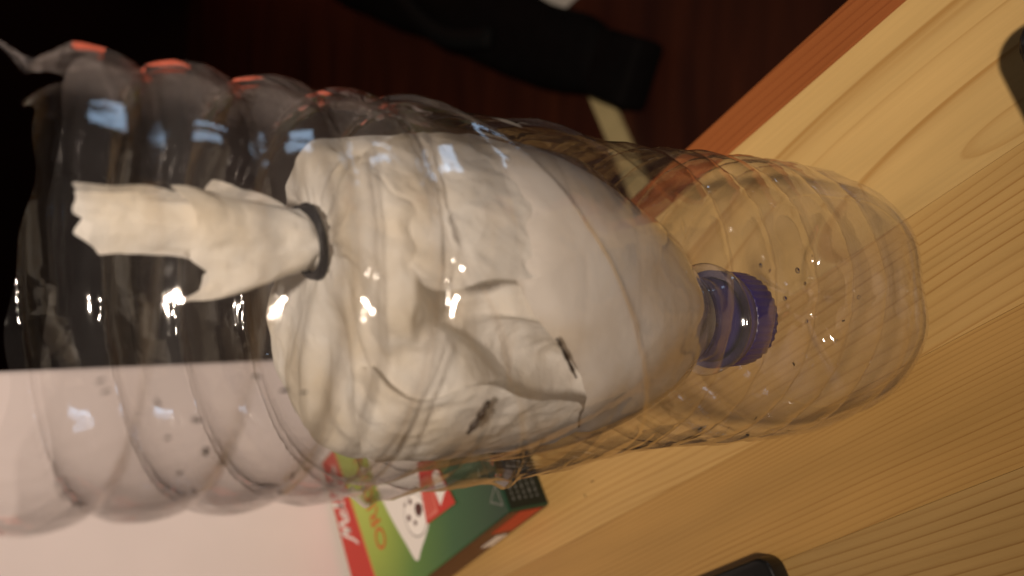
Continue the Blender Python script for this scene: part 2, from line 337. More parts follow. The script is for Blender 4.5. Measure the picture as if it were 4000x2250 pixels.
band = pr("red_band", [(1, 140.5), (20, 142), (50, 144.6), (75, 147), (105, 150.5), (105, 170.6), (1, 170.6)], P_red, 0)
pr("pale_line", [(1, 139.3), (20, 140.8), (50, 143.4), (75, 145.8), (105, 149.3), (105, 150.3), (75, 146.8), (50, 144.4), (20, 141.8), (1, 140.3)], plain("print_gold", (.62, .36, .10), .4), 0)
def text(name, body, size, loc, mt, parent, shear=0, rot=0, sxy=(1, 1)):
    c = bpy.data.curves.new(name, 'FONT'); c.body = body; c.size = size; c.extrude = .00005; c.shear = shear
    o = bpy.data.objects.new(name + "_c", c); col.objects.link(o)
    bpy.context.view_layer.update()
    me = bpy.data.meshes.new_from_object(o.evaluated_get(bpy.context.evaluated_depsgraph_get()))
    bpy.data.objects.remove(o); me.name = name
    for v in me.vertices: v.co.x *= sxy[0]; v.co.y *= sxy[1]
    me.materials.clear()
    o = link(name, me, mt, parent, loc, smooth=False); o.rotation_euler = (0, 0, rot); return o
# handwritten logo: pen strokes for M e l i t t a
def stroke(vs, fs, pts, wd, z):
    P = [Vector((x, y, 0)) for x, y in pts]; D = []
    for i in range(len(P) - 1):
        p0, p1, p2, p3 = P[max(i - 1, 0)], P[i], P[i + 1], P[min(i + 2, len(P) - 1)]
        for k in range(6):
            t = k / 6; D.append(.5 * (2 * p1 + (p2 - p0) * t + (2 * p0 - 5 * p1 + 4 * p2 - p3) * t * t + (3 * p1 - p0 - 3 * p2 + p3) * t ** 3))
    D.append(P[-1]); b0 = len(vs)
    for i, p in enumerate(D):
        q = (D[min(i + 1, len(D) - 1)] - D[max(i - 1, 0)]).normalized(); a = math.atan2(q.y, q.x)
        w_ = wd * (.45 + .75 * abs(math.sin(a - R_(25))))
        s = Vector((-q.y, q.x, 0)) * w_ / 2
        for r in (p - s, p + s): vs.append((r.x / 1000, r.y / 1000, z))
    for i in range(len(D) - 1): fs.append((b0 + 2 * i, b0 + 2 * i + 2, b0 + 2 * i + 3, b0 + 2 * i + 1))
vs, fs = [], []
z = T + .00030
S = lambda pts: stroke(vs, fs, [(x + .28 * (y - 154), y) for x, y in pts], 2.1, z)
S([(44, 150), (47, 155), (50, 163), (52, 168), (52.6, 163), (53, 156), (55, 162), (58, 168), (58.7, 162), (59.5, 155.5), (62, 155)])
S([(61.5, 157.5), (65, 159.5), (65.5, 162), (63.6, 162.5), (62, 159), (63, 155.5), (66, 155.5), (68.5, 159)])
S([(68, 157), (71.5, 165), (71.8, 169.5), (70.4, 169), (69.6, 161), (70.5, 155.5), (73, 157)])
S([(73, 156.5), (74.6, 161), (74.6, 156.5), (76, 155.5), (78, 158)]); S([(76.0, 164.5), (76.5, 165.2)])
S([(78, 156.5), (80.5, 168.5), (79.8, 158), (81, 155.5), (83, 158)]); S([(83, 156.5), (85.5, 168.5), (84.8, 158), (86, 155.5), (88, 158)]); S([(77.5, 163.2), (83, 164.6), (90, 165.2)])
S([(92, 161), (89.5, 161.5), (88, 158), (89, 155.5), (91.5, 157.5), (92.5, 161), (92.3, 156.5), (94, 155.3), (96, 157.5)])
link("script_logo", mesh("script_logo", vs, fs), P_white, band, smooth=False)
text("original_lettering", "ORIGINAL", .0172, (.0285, .1175, T + .00025), P_orange, bx, sxy=(1.0, 1))
def leaf(pts): 
    P = [Vector((x, y, 0)) for x, y in pts]; n = len(P); D = []
    for i in range(n):
        p0, p1, p2, p3 = P[i - 1], P[i], P[(i + 1) % n], P[(i + 2) % n]
        for k in range(5):
            t = k / 5; q_ = .5 * (2 * p1 + (p2 - p0) * t + (2 * p0 - 5 * p1 + 4 * p2 - p3) * t * t + (3 * p1 - p0 - 3 * p2 + p3) * t ** 3); D.append((q_.x, q_.y))
    return D
fp = pr("printed_filter", leaf([(10.4, 92), (22, 97.5), (36, 103.5), (53, 109), (75, 112), (92, 104), (95, 84), (84, 66), (60, 59), (36, 62), (23, 69), (14, 84)]), P_white, 0)
cup = [(31.5 + 11.8 * math.cos(R_(a)), 79.5 + 11.8 * math.sin(R_(a))) for a in range(0, 360, 10)]
cup2 = [(31.7 + 11.1 * math.cos(R_(a)), 79.2 + 11.1 * math.sin(R_(a))) for a in range(0, 360, 10)]
cg = pr("printed_cup", cup, P_grey, 1, fp); pr("cup_face", cup2, plain("print_cream", (.86, .82, .78), .4), 2, fp)
for cx0, cy0, r0, mt in ((39.7, 80.3, 1.6, P_brown), (40.3, 86.4, 1.0, P_brown), (32.7, 74.3, 3.6, P_brown), (32.7, 86.3, 1.8, P_brown), (27.9, 81.4, 1.4, P_brown)):
    pr("printed_spot", [(cx0 + r0 * math.cos(R_(a)) * (1 + .12 * math.sin(R_(3 * a))), cy0 + 1.1 * r0 * math.sin(R_(a))) for a in range(0, 360, 20)], mt, 3, fp)
tg = pr("red_tag", [(22.6, 70.7), (21.3, 39.2), (32, 41.5), (52, 46), (54, 62), (40, 66.5)], P_red, 4)
pr("tag_panel", [(24.3, 68), (23.6, 56.5), (44, 54.5), (45, 63.4), (40, 64.8)], P_pink, 5, tg)
pr("tag_filter", [(25.6, 52.6), (31, 42.9), (44, 45.5), (42, 51.5), (33, 53.5)], P_white, 5, tg)
for i in range(3): pr("tag_line", [(25.3 + i * .4, 66.2 - i * 3.2), (25.2 + i * .4, 64.8 - i * 3.2), (42, 61.6 - i * 2.4), (42, 63 - i * 2.4)], P_red, 6, tg)
for (x0, y0), (x1, y1) in (((15, 3.5), (9.6, 11.5)), ((9.6, 11.5), (4.6, 3.2)), ((4.6, 3.2), (15, 3.5))):
    d_ = Vector((x1 - x0, y1 - y0)).normalized(); nx, ny = -d_.y * .16, d_.x * .16
    pr("printed_triangle_line", [(x0 + nx, y0 + ny), (x1 + nx, y1 + ny), (x1 - nx, y1 - ny), (x0 - nx, y0 - ny)], P_grey, 1)
# dark end panel with rows of small print, and the long side's red and white print
ep = link("end_panel", box_mesh("end_panel", .0012, BW - .0012, -.0003, 0.0002, .0012, BH - .0012), P_dark, bx, smooth=False)
for r in range(5):
    x = .005
    while x < .024:
        l = random.uniform(.0010, .0030)
        link("print_dash", box_mesh("print_dash", x, x + l, -.00045, -.00028, BH - .0050 - r * .0036, BH - .0039 - r * .0036), P_dash, ep, smooth=False); x += l + .0012
sd = link("side_panel", box_mesh("side_panel", -.0003, .0002, .0012, BL - .0012, .0012, BH - .0012), P_brown, bx, smooth=False)
link("side_stripe", box_mesh("side_stripe", -.00045, -.00028, .002, .030, .004, .017), P_red, sd, smooth=False)
link("side_stripe", box_mesh("side_stripe", -.00045, -.00028, .036, .052, .003, .010), P_white, sd, smooth=False)

# ------------------------------------------------------------------ the bottle: body cut open, funnel of its own top pushed in upside down
RB = 0.0415; PIT = 0.0165; Z0 = 0.228
NT = 256
def ridge(th, z):
    """spiral rib: 0 in the groove, 1 on the crown"""
    u = (z - Z0) / PIT + th / (2 * math.pi)
    u -= math.floor(u)
    s = math.sin(math.pi * u)
    return max(0, s) ** 0.45
def depth(z):
    d = 0.0043 * ss(0.160, 0.182, z) + 0.0006 * (1 - ss(0.160, 0.182, z)) * ss(.112, .125, z) + 0.0021 * (1 - ss(0.100, 0.118, z)) * ss(0.012, 0.026, z)
    return d
base_prof = smooth_prof([(0.0, .0380), (.0015, .0403), (.005, .0425), (.010, .0441), (.018, .0447), (.03, .0446), (.06, .0437), (.10, .0420), (.125, .0424), (.15, .0426), (.17, .0420), (.2, .0418), (.26, .0415)])
def body_r(th, z):
    r = lerp_prof(base_prof, z)
    r *= 1 - .055 * (.5 + .5 * math.cos(5 * th + .9)) ** 2 * (1 - ss(.004, .034, z))      # five moulded feet
    # hand-cut film is never quite round towards the open end
    r += 0.0009 * math.cos(2 * th + .6) * ss(.1, .24, z) + .0005 * math.cos(3 * th + 1) * ss(.05, .24, z)
    r += .00035 * noise.noise(Vector((math.cos(th) * 2.2, math.sin(th) * 2.2, z * 38)))
    r += .0022 * max(0, -math.cos(th)) * ss(.09, .14, z) * (1 - ss(.165, .20, z))     # dented outwards on one side
    r -= .0016 * max(0, -math.cos(th)) * ss(.195, .245, z)
    # four moulded ridges winding steeply over the shoulder zone
    uu = (z - .1777 - .000403 * (math.degrees(th) + 88.7)) / .03627; uu -= math.floor(uu + .5)
    r += .0016 * math.exp(-(uu * .03627 / .0021) ** 2) * ss(.116, .135, z) * (1 - ss(.182, .196, z))
    # crinkles of the squeezed film, strongest near the foot
    cr_ = 1 - abs(noise.noise(Vector((math.cos(th) * 5, math.sin(th) * 5, z * 70 + 3)))) * 2.2
    r += .0004 * max(0, cr_) ** 3 * (1 - ss(.05, .13, z)) * ss(.004, .02, z) + .00025 * max(0, cr_) ** 3 * ss(.05, .13, z)
    return r - depth(z) * (1 - ridge(th, z)) + depth(z) * .30
def rim(th):
    d = (math.degrees(th) + 180) % 360 - 180
    z = .2440 - .0042 * math.cos(th) - .0022 * math.sin(th) + .0010 * math.sin(th * 2 + 1.2) + .0009 * math.sin(5 * th) + .0006 * math.sin(11 * th + .5)
    z += .0085 * max(0, 1 - abs(d - 6) / 7) ** 1.2          # torn tip
    z -= .0045 * max(0, 1 - abs(d - 17) / 6)                # notch beside it
    z += .0035 * max(0, 1 - abs(d - 24) / 5)
    return z
bt = empty("cut_bottle"); tag(bt, "clear ribbed plastic bottle standing on the pine table, its top cut off", "bottle")
v, f = [], []; NZ = 400
for i in range(NZ + 1):
    for j in range(NT):
        th = 2 * math.pi * j / NT; zt = rim(th); z = zt * i / NZ
        r = body_r(th, z)
        d = (math.degrees(th) + 180) % 360 - 180
        curl = ss(.240, .2545, z) * max(0, 1 - abs(d - 6) / 12)
        r += .0035 * curl
        th2 = th + .05 * curl
        v.append((r * math.cos(th2), r * math.sin(th2), z))
for i in range(NZ):
    for j in range(NT): f.append((i * NT + j, i * NT + (j + 1) % NT, (i + 1) * NT + (j + 1) % NT, (i + 1) * NT + j))
wall_o = link("wall", mesh("bottle_wall", v, f), M_clear, bt)
v, f = [], []; NR = 40
for i in range(NR + 1):
    t = i / NR; r = .0376 * (1 - t)
    for j in range(120):
        th = 2 * math.pi * j / 120
        z = .0004 + .0075 * ss(0.08, .75, t) + .0030 * max(0, math.cos(5 * th + .9)) ** 3 * math.sin(math.pi * min(1, t * 1.1)) + (.0012 if .80 < t < .92 else 0)
        fr_ = 1 - .055 * (.5 + .5 * math.cos(5 * th + .9)) ** 2; v.append((max(r, 1e-5) * fr_ * math.cos(th), max(r, 1e-5) * fr_ * math.sin(th), z))
for i in range(NR):
    for j in range(120): f.append((i * 120 + j, (i + 1) * 120 + j, (i + 1) * 120 + (j + 1) % 120, i * 120 + (j + 1) % 120))
bo = link("base", mesh("bottle_base", v, f), M_clear, bt)

def fcx(z): return -0.0065 * (1 - ss(.06, .15, z))
fun_prof = smooth_prof([(.0445, .0126), (.050, .0127), (.0595, .0128), (.0605, .0168), (.0625, .0168), (.0635, .0130), (.069, .0132), (.075, .0155), (.083, .0198), (.093, .0256), (.105, .0307), (.118, .0350), (.132, .0381), (.147, .0397), (.165, .0400), (.2, .0400), (.24, .0402)])
def fun_r(th, z):
    r = lerp_prof(fun_prof, z)
    k = ss(.160, .182, z)
    r -= depth(z) * k * (1 - ridge(th, z)) - depth(z) * .3 * k
    r -= .0016 * max(0, -math.cos(th)) * ss(.195, .245, z)
    r += (.0009 * math.cos(2 * th + .6) * ss(.1, .24, z) + .0005 * math.cos(3 * th + 1) * ss(.05, .24, z)) * k
    # moulded swirl flutes on the shoulder
    s = ss(.075, .095, z) * (1 - ss(.140, .165, z))
    r += .0007 * s * math.cos(8 * (th + (z - .1) * 16))
    r += .0004 * noise.noise(Vector((math.cos(th) * 2, math.sin(th) * 2, z * 40 + 7)))
    return r
fu = empty("bottle_funnel", (0, 0, 0)); tag(fu, "clear bottle top upside down as a funnel inside the cut bottle, purple cap on", "funnel")
v, f = [], []; NZ = 190; n2 = 176
for i in range(NZ + 1):
    for j in range(n2):
        th = 2 * math.pi * j / n2
        z1 = .2360 + .0012 * math.sin(2 * th + 2) + .0007 * math.sin(7 * th)
        z = .0445 + (z1 - .0445) * i / NZ
        r = fun_r(th, z)
        v.append((fcx(z) + r * math.cos(th), r * math.sin(th), z))
for i in range(NZ):
    for j in range(n2): f.append((i * n2 + j, i * n2 + (j + 1) % n2, (i + 1) * n2 + (j + 1) % n2, (i + 1) * n2 + j))
fo = link("shoulder", mesh("funnel_shoulder", v, f), M_funnel, fu)
# cap: knurled skirt, closed end down, tamper ring above
v, f = [], []; n3 = 144
cprof = [(.0430, .0001), (.0430, .0124), (.0434, .0137), (.0443, .0144), (.0460, .0147), (.0540, .0149), (.0546, .0146), (.0546, .0133)]
for i, (z, r) in enumerate(cprof):
    for j in range(n3):
        th = 2 * math.pi * j / n3; rr = r + (.0002 * (1 if (j // 2) % 2 else -1) if 3 <= i <= 5 else 0)
        v.append((fcx(.047) + rr * math.cos(th), rr * math.sin(th), z))
for i in range(len(cprof) - 1):
    for j in range(n3): f.append((i * n3 + j, i * n3 + (j + 1) % n3, (i + 1) * n3 + (j + 1) % n3, (i + 1) * n3 + j))
M_cap = plain("purple_cap", (.026, .017, .098), .35, nscale=120, namp=.12)
cap = link("cap", mesh("cap", v, f), M_cap, fu)
v, f = [], []
rprof = [(.0551, .0134), (.0551, .0147), (.0555, .0152), (.0588, .0152), (.0592, .0148), (.0592, .0132)]
for i, (z, r) in enumerate(rprof):
    for j in range(72):
        th = 2 * math.pi * j / 72; v.append((fcx(.047) + r * math.cos(th), r * math.sin(th), z))
for i in range(len(rprof) - 1):
    for j in range(72): f.append((i * 72 + j, i * 72 + (j + 1) % 72, (i + 1) * 72 + (j + 1) % 72, (i + 1) * 72 + j))
link("tamper_ring", mesh("tamper_ring", v, f), plain("purple_ring", (.05, .038, .11), .3, nscale=120), cap)

# ------------------------------------------------------------------ the tied paper filter pouch
po = empty("paper_pouch", (0, 0, 0)); tag(po, "crumpled white filter paper pouch tied with black elastic inside the funnel", "paper pouch")
pp = [(0.0, .0715, .0100), (.08, .0790, .0160), (.18, .0920, .0236), (.30, .1075, .0300), (.42, .1240, .0346), (.54, .1420, .0372), (.66, .1600, .0380), (.76, .1750, .0368), (.85, .1850, .0325), (.92, .1892, .0240), (.965, .1905, .0155), (1.0, .1912, .0062)]
PZ = smooth_prof([(a, b_) for a, b_, c_ in pp]); PR = smooth_prof([(a, c_) for a, b_, c_ in pp])
BX = .0112; BY = -.004
def crease(p, scale, seed):
    d, pts = noise.voronoi(p * scale + Vector((seed, seed * 1.3, seed * .7)))
    return d[1] - d[0]
_fr = random.Random(5); FOLDS = []
for i in range(7):
    d_ = Vector((_fr.gauss(0, 1), _fr.gauss(0, 1), _fr.gauss(0, .8))).normalized(); FOLDS.append((d_, _fr.uniform(24, 46), _fr.random(), _fr.uniform(.6, 1.0)))
def folds(p):
    """flat facets meeting in sharp creases: crossed triangle waves"""
    q = p + Vector((noise.noise(p * 30), noise.noise(p * 30 + Vector((9, 0, 0))), noise.noise(p * 30 + Vector((0, 9, 0))))) * .006
    t = 0
    for d_, f_, o_, a_ in FOLDS:
        u = q.dot(d_) * f_ + o_; u -= math.floor(u); t += a_ * abs(2 * u - 1)
    return t / len(FOLDS)          # about 0..0.8
EDGE = [(-180, .40), (-150, .42), (-135, .49), (-120, .56), (-100, .635), (-80, .67), (-53, .68), (-30, .62), (0, .45), (60, .40), (180, .40)]
def edge_s(dg):
    """where the smooth lining of the funnel stops"""
    return lerp_prof(EDGE, dg)
def pouch_pt(th, s, off=0):
    z = lerp_prof(PZ, s); r = lerp_prof(PR, s)
    k = ss(.70, .97, s)
    d = Vector((math.cos(th), math.sin(th), 0))
    base = Vector((r * d.x, r * d.y, z))
    tight = 1 - ss(.25, .6, s)                       # pressed to the plastic low down
    fo_ = folds(base); n1 = noise.noise(base * 26 + Vector((2, 5, 1)))
    inward = (.0250 * (1 - tight) + .0035 * tight) * (1 - .8 * k) * max(0, fo_ - .18) + .0030 * max(0, n1) * (1 - tight) * (1 - k)
    dg = (math.degrees(th) + 180) % 360 - 180
    # hollow between the wad and the smooth lining, running slantwise across the front
    e_ = s - edge_s(dg)
    hol = ss(-.10, -.01, e_) * (1 - ss(.05, .17, e_)) * ss(-150, -125, dg) * (1 - ss(-72, -58, dg))
    inward += .0150 * hol
    e2_ = s - (.80 - .0026 * (dg + 100)); inward += .0045 * math.exp(-(e2_ / .035) ** 2) * ss(-150, -125, dg) * (1 - ss(-85, -70, dg))
    # gathers running to the tie
    pl = 1.5 * math.sin(3 * th + .8 * math.sin(th)) + .5 * math.sin(7 * th + 2.2 * noise.noise(Vector((d.x * 1.5, d.y * 1.5, s * 2)))) + .25 * math.sin(17 * th + 1.3)
    g = ss(.55, .9, s) * (1 - ss(.985, 1, s))
    r2 = r - inward + .0015 * pl * g * min(1, r / .02) + off
    z2 = z + .0013 * pl * k * (r / .03) + .5 * off * k
    cx = fcx(z) * 1.0 + BX * ss(.80, 1, s); cy = BY * ss(.80, 1, s)
    r2 = max(r2, .004)
    if z < .15: r2 = min(r2, lerp_prof(fun_prof, z) - .0012)
    return Vector((cx + r2 * d.x, cy + r2 * d.y, z2))
def relax(P, ft, fs_, periodic, fixed, iters, lim=None, push=None, bend=.35):
    """crumple a sheet: rest lengths longer than the space it has, stretch and bend springs relaxed until it buckles"""
    ns, nt2 = P.shape[:2]
    def roll(A, ds, dt):
        B = A
        if dt: B = np.roll(B, -dt, axis=1)
        if ds: B = np.roll(B, -ds, axis=0)
        return B
    cons = []
    for ds, dt, k in ((0, 1, 1.), (1, 0, 1.), (1, 1, .5), (1, -1, .5), (0, 2, bend), (2, 0, bend), (0, 4, bend * .6), (4, 0, bend * .6), (3, 3, bend * .4), (3, -3, bend * .4)):
        Q = roll(P, ds, dt); d = np.linalg.norm(Q - P, axis=2)
        fa = np.sqrt((abs(dt) * ft ** 2 + abs(ds) * fs_ ** 2) / (abs(dt) + abs(ds)))
        ok = np.ones((ns, nt2), bool)
        if ds: ok[ns - ds:, :] = False
        if not periodic and dt > 0: ok[:, nt2 - dt:] = False
        if not periodic and dt < 0: ok[:, :-dt] = False
        cons.append((ds, dt, k, d * fa, ok))
    return cons, roll
def run_relax(P, cons, roll, fixed, iters, lim=None, push=None):
    for it in range(iters):
        acc = np.zeros_like(P); cnt = np.zeros(P.shape[:2])
        for ds, dt, k, L, ok in cons:
            D = roll(P, ds, dt) - P; d = np.linalg.norm(D, axis=2) + 1e-12
            c = np.where(ok, k * .5 * (d - L) / d, 0)[..., None] * D
            wgt = np.where(ok, k, 0)
            acc += c; cnt += wgt
            acc -= roll(c, -ds, -dt); cnt += roll(wgt[..., None], -ds, -dt)[..., 0]
        step = 1.5 * acc / np.maximum(cnt, 1e-9)[..., None] 
        if push is not None: step = step + push(P, it)
        step[fixed] = 0
        P = P + step
        if lim is not None: P = lim(P)
    return P
def refine(P, periodic, times, mix):
    """split every cell in four; mix 0 keeps flat facets and sharp creases, 1 rounds them"""
    for _ in range(times):
        Q = np.concatenate([P, P[:, :1]], 1) if periodic else P
        A = np.zeros((Q.shape[0], 2 * Q.shape[1] - 1, 3)); A[:, ::2] = Q; A[:, 1::2] = (Q[:, :-1] + Q[:, 1:]) / 2
        if periodic: A = A[:, :-1]
        B = np.zeros((2 * A.shape[0] - 1, A.shape[1], 3)); B[::2] = A; B[1::2] = (A[:-1] + A[1:]) / 2
        S_ = B.copy(); S_[1:-1] = (B[:-2] + 2 * B[1:-1] + B[2:]) / 4
        T_ = S_.copy()
        if periodic: T_ = (np.roll(S_, 1, 1) + 2 * S_ + np.roll(S_, -1, 1)) / 4
        else: T_[:, 1:-1] = (S_[:, :-2] + 2 * S_[:, 1:-1] + S_[:, 2:]) / 4
        P = B * (1 - mix) + T_ * mix
    return P
def wrinkle(P, amp, scale, seed):
    """fine creases of thin paper"""
    Q = P.copy()
    for i in range(P.shape[0]):
        for j in range(P.shape[1]):
            p = Vector(P[i, j]) * scale + Vector((seed, seed, 0)); n_ = noise.noise(p); m_ = noise.noise(p * 2.3 + Vector((5, 1, 2)))
            d_ = Vector((P[i, j, 0], P[i, j, 1], 0)).normalized()
            Q[i, j] += np.array(d_) * amp * (1 - 2 * abs(n_) + .5 * (1 - 2 * abs(m_)) - 1)
    return Q
def grid_mesh(name, P, periodic):
    ns, nt2 = P.shape[:2]; f = []
    for i in range(ns - 1):
        for j in range(nt2 if periodic else nt2 - 1): f.append((i * nt2 + j, i * nt2 + (j + 1) % nt2, (i + 1) * nt2 + (j + 1) % nt2, (i + 1) * nt2 + j))
    return mesh(name, [tuple(p) for p in P.reshape(-1, 3)], f)
rng = np.random.RandomState(11)
nS, nT = 40, 58
SS = np.linspace(0, 1, nS)
def base_pt(th, s_):
    z = lerp_prof(PZ, s_); r = lerp_prof(PR, s_)
    return (fcx(z) + BX * ss(.80, 1, s_) + r * math.cos(th), BY * ss(.80, 1, s_) + r * math.sin(th), z)
Pb = np.array([[base_pt(2 * math.pi * j / nT, a_) for j in range(nT)] for a_ in SS])
Pi = np.array([[pouch_pt(2 * math.pi * j / nT, a_) for j in range(nT)] for a_ in SS])
up_ = np.array([ss(.30, .62, a_) for a_ in SS])[:, None]; tie_ = np.array([ss(.90, 1, a_) for a_ in SS])[:, None]
th_j = np.degrees(2 * np.pi * np.arange(nT) / nT)[None, :]
ft = 1.0 + (.01 + .13 * up_) * (1 - tie_) + 0 * th_j; fs_ = 1.0 + (.01 + .10 * up_) * (1 - tie_) + 0 * th_j
cons, rollf = relax(Pb, ft, fs_, True, None, 0)
P = Pi * .9 + Pb * .1 + rng.normal(0, .0006, Pb.shape) * up_[..., None]
fx_tab = np.array([fcx(z_) for z_ in np.linspace(0, .26, 521)]); fr_tab = np.array([lerp_prof(fun_prof, z_) for z_ in np.linspace(0, .26, 521)])
def lim_f(P):
    z_ = P[..., 2]; k_ = np.clip((z_ / .26 * 520).astype(int), 0, 520); cx_t = fx_tab[k_]; R_t = fr_tab[k_] - .0010 - .0022 * np.clip((z_ - .155) / .02, 0, 1)
    x_, y_ = P[..., 0] - cx_t, P[..., 1]; r_ = np.sqrt(x_ * x_ + y_ * y_) + 1e-9; q_ = np.minimum(1, R_t / r_)
    P = P.copy(); P[..., 0] = cx_t + x_ * q_; P[..., 1] = y_ * q_; P[..., 2] = np.clip(z_, .070, .202); return P
def push_f(P, it):
    # the wad inside holds the lower part against the plastic
    g_ = np.zeros_like(P); d_ = Pi - P
    g_ += d_ * ((1 - up_) * .12 + .03)[..., None]
    return g_
fixed = np.zeros((nS, nT), bool); fixed[-1] = True; fixed[0] = True
P = run_relax(P, cons, rollf, fixed, 90, lim_f, push_f)
P = lim_f(wrinkle(refine(P, True, 2, .55), .0005, 160, 3.0))
pme = grid_mesh("pouch", P, True)
po_o = link("pouch", pme, M_paper, po)
sb = po_o.modifiers.new("smooth", 'SUBSURF'); sb.levels = 1; sb.render_levels = 1
# smooth lining of the funnel below the wad
v, f = [], []; a_n, b_n = 40, 150
for i in range(a_n + 1):
    for j in range(b_n):
        th = 2 * math.pi * j / b_n; dg = (math.degrees(th) + 180) % 360 - 180
        se = edge_s(dg)
        se += .06 * noise.noise(Vector((math.cos(th) * 2.6, math.sin(th) * 2.6, 1.7))) + .015 * noise.noise(Vector((math.cos(th) * 9, math.sin(th) * 9, 4)))
        t = i / a_n; s_ = .015 + (se - .015) * t; z = lerp_prof(PZ, s_)
        r = lerp_prof(fun_prof, z) - .0007 - .0006 * abs(noise.noise(Vector((math.cos(th) * 1.5, math.sin(th) * 1.5, z * 35)))) - .0016 * ss(.93, 1, t) - .0015 * ss(.15, .18, z)
        v.append((fcx(z) + r * math.cos(th), r * math.sin(th), z))
for i in range(a_n):
    for j in range(b_n): f.append((i * b_n + j, i * b_n + (j + 1) % b_n, (i + 1) * b_n + (j + 1) % b_n, (i + 1) * b_n + j))
link("lining", mesh("lining", v, f), M_lining, po)
# loose folds of the same sheet lying over the pouch
def flap(th0, th1, s0, s1, off, seed, skew=.4, crump=1.10):
    a, b_ = 15, 15; Q = np.zeros((a, b_, 3)); B = np.zeros((a, b_, 3))
    for i in range(a):
        for j in range(b_):
            X_, Y_ = 2 * j / (b_ - 1) - 1, 2 * i / (a - 1) - 1
            xe, ye = X_ * math.sqrt(1 - Y_ * Y_ * .40), Y_ * math.sqrt(1 - X_ * X_ * .40)
            xe *= 1 + .3 * noise.noise(Vector((ye * 2, seed, 0))); ye *= 1 + .3 * noise.noise(Vector((xe * 2, seed, 4)))
            x, y = .5 + .5 * (xe + skew * ye), .5 + .5 * (ye - .6 * skew * xe)
            th = R_(th0 + (th1 - th0) * x); s_ = max(.03, min(.955, s0 + (s1 - s0) * y))
            p = Vector(base_pt(th, s_)); z = p.z
            rad = Vector((p.x - fcx(z), p.y, 0)); L = rad.length; rad /= L
            o = off + .0012 * max(abs(X_), abs(Y_)) ** 5
            B[i, j] = p + rad * o
            Q[i, j] = p + rad * (o + .0012 * noise.noise(p * 70 + Vector((seed, 0, 0))))
    f1 = np.full((a, b_), crump)
    c_, r_ = relax(B, f1, f1, False, None, 0)
    fx = np.zeros((a, b_), bool)
    def pf(P, it): return (B - P) * .012
    return grid_mesh("fold", wrinkle(refine(run_relax(Q + rng.normal(0, .0004, Q.shape), c_, r_, fx, 60, lim_f, pf), False, 2, .5), .0004, 170, seed), False)
for args in ((-170, -122, .50, .88, -.0005, 3.3, .35, 1.06), (-84, -20, .56, .91, -.0005, 6.1, -.4, 1.06)):
    fo_o = link("fold", flap(*args), M_paper, po); sb = fo_o.modifiers.new("smooth", 'SUBSURF'); sb.levels = 1; sb.render_levels = 1
# tuft above the tie: flattened, ragged, crumpled ends of the sheet
def tuft(top, zt, y0, y1, seed, jag=.0015, crump=1.10, n=44, k=44, side=-1):
    Q = np.zeros((n, k, 3))
    for i in range(n):
        t = i / (n - 1)
        for j in range(k):
            a = j / (k - 1); e = ss(0, .9, t)
            x0 = BX - .0055 + (top[0] - BX + .0055) * e; x1 = BX + .0055 + (top[1] - BX - .0055) * e
            z = .1915 + (zt[0] + (zt[1] - zt[0]) * a + 2.4 * jag * noise.noise(Vector((a * 4.5, seed, side))) + jag * noise.noise(Vector((a * 14, seed, side))) - .1915) * t
            bulge = math.sqrt(max(0, 1 - (2 * a - 1) ** 2))
            y = BY + (y0 + (y1 - y0) * t) + side * bulge * (.0056 - .0040 * t) + .0030 * t * noise.noise(Vector((a * 2.2 + seed, t * 1.6, seed)))
            Q[i, j] = (x0 + (x1 - x0) * a + .0016 * t * noise.noise(Vector((t * 3.5, seed, a * 2))), y, z)
    ft_ = np.full((n, k), crump + .06); fs2 = np.full((n, k), crump - .03); ft_[:2] = 1
    c_, r_ = relax(Q, ft_, fs2, False, None, 0, bend=.45)
    fx = np.zeros((n, k), bool); fx[:1] = True; Q0 = Q.copy()
    def pf(P, it): return (Q0 - P) * .006
    return grid_mesh("tuft", refine(run_relax(Q + rng.normal(0, .0003, Q.shape), c_, r_, fx, 60, None, pf), False, 2, .4), False)
for args in (((.0085, .0185), (.2345, .2372), 0, .001, 4.2, .0012, 1.05, 16, 9, -1), ((.0078, .0190), (.2335, .2365), 0, .002, 5.7, .0012, 1.08, 16, 9, 1),
             ((.0000, .0195), (.2150, .2190), -.0005, -.0030, 9.75, .0030, 1.12, 12, 12, -1), ((.0010, .0205), (.2120, .2160), .001, .003, 13.3, .0024, 1.12, 12, 12, 1)):
    tf = link("tuft", tuft(*args), M_paper, po); sb = tf.modifiers.new("smooth", 'SUBSURF'); sb.levels = 1; sb.render_levels = 1
# elastic band: a few wraps
v, f = [], []; n, k = 200, 8
for i in range(n + 1):
    t = i / n; a = t * 2 * math.pi * 3 + 1
    rr = .0072 + .0004 * math.sin(a * 2.3); zz = .1935 + .0007 * (t * 3 - 1.5) * .8 + .0013 * math.cos(a)
    c = Vector((BX + rr * math.cos(a), BY + rr * math.sin(a), zz)); rad = Vector((math.cos(a), math.sin(a), 0))
    for j in range(k):
        b_ = 2 * math.pi * j / k; v.append(c + rad * (.0006 * math.cos(b_)) + Vector((0, 0, .0006 * math.sin(b_))))
for i in range(n):
    for j in range(k): f.append((i * k + j, i * k + (j + 1) % k, (i + 1) * k + (j + 1) % k, (i + 1) * k + j))
link("elastic_band", mesh("elastic_band", v, f), plain("black_elastic", (.012, .011, .013), .55, nscale=900, bump=.4), po)

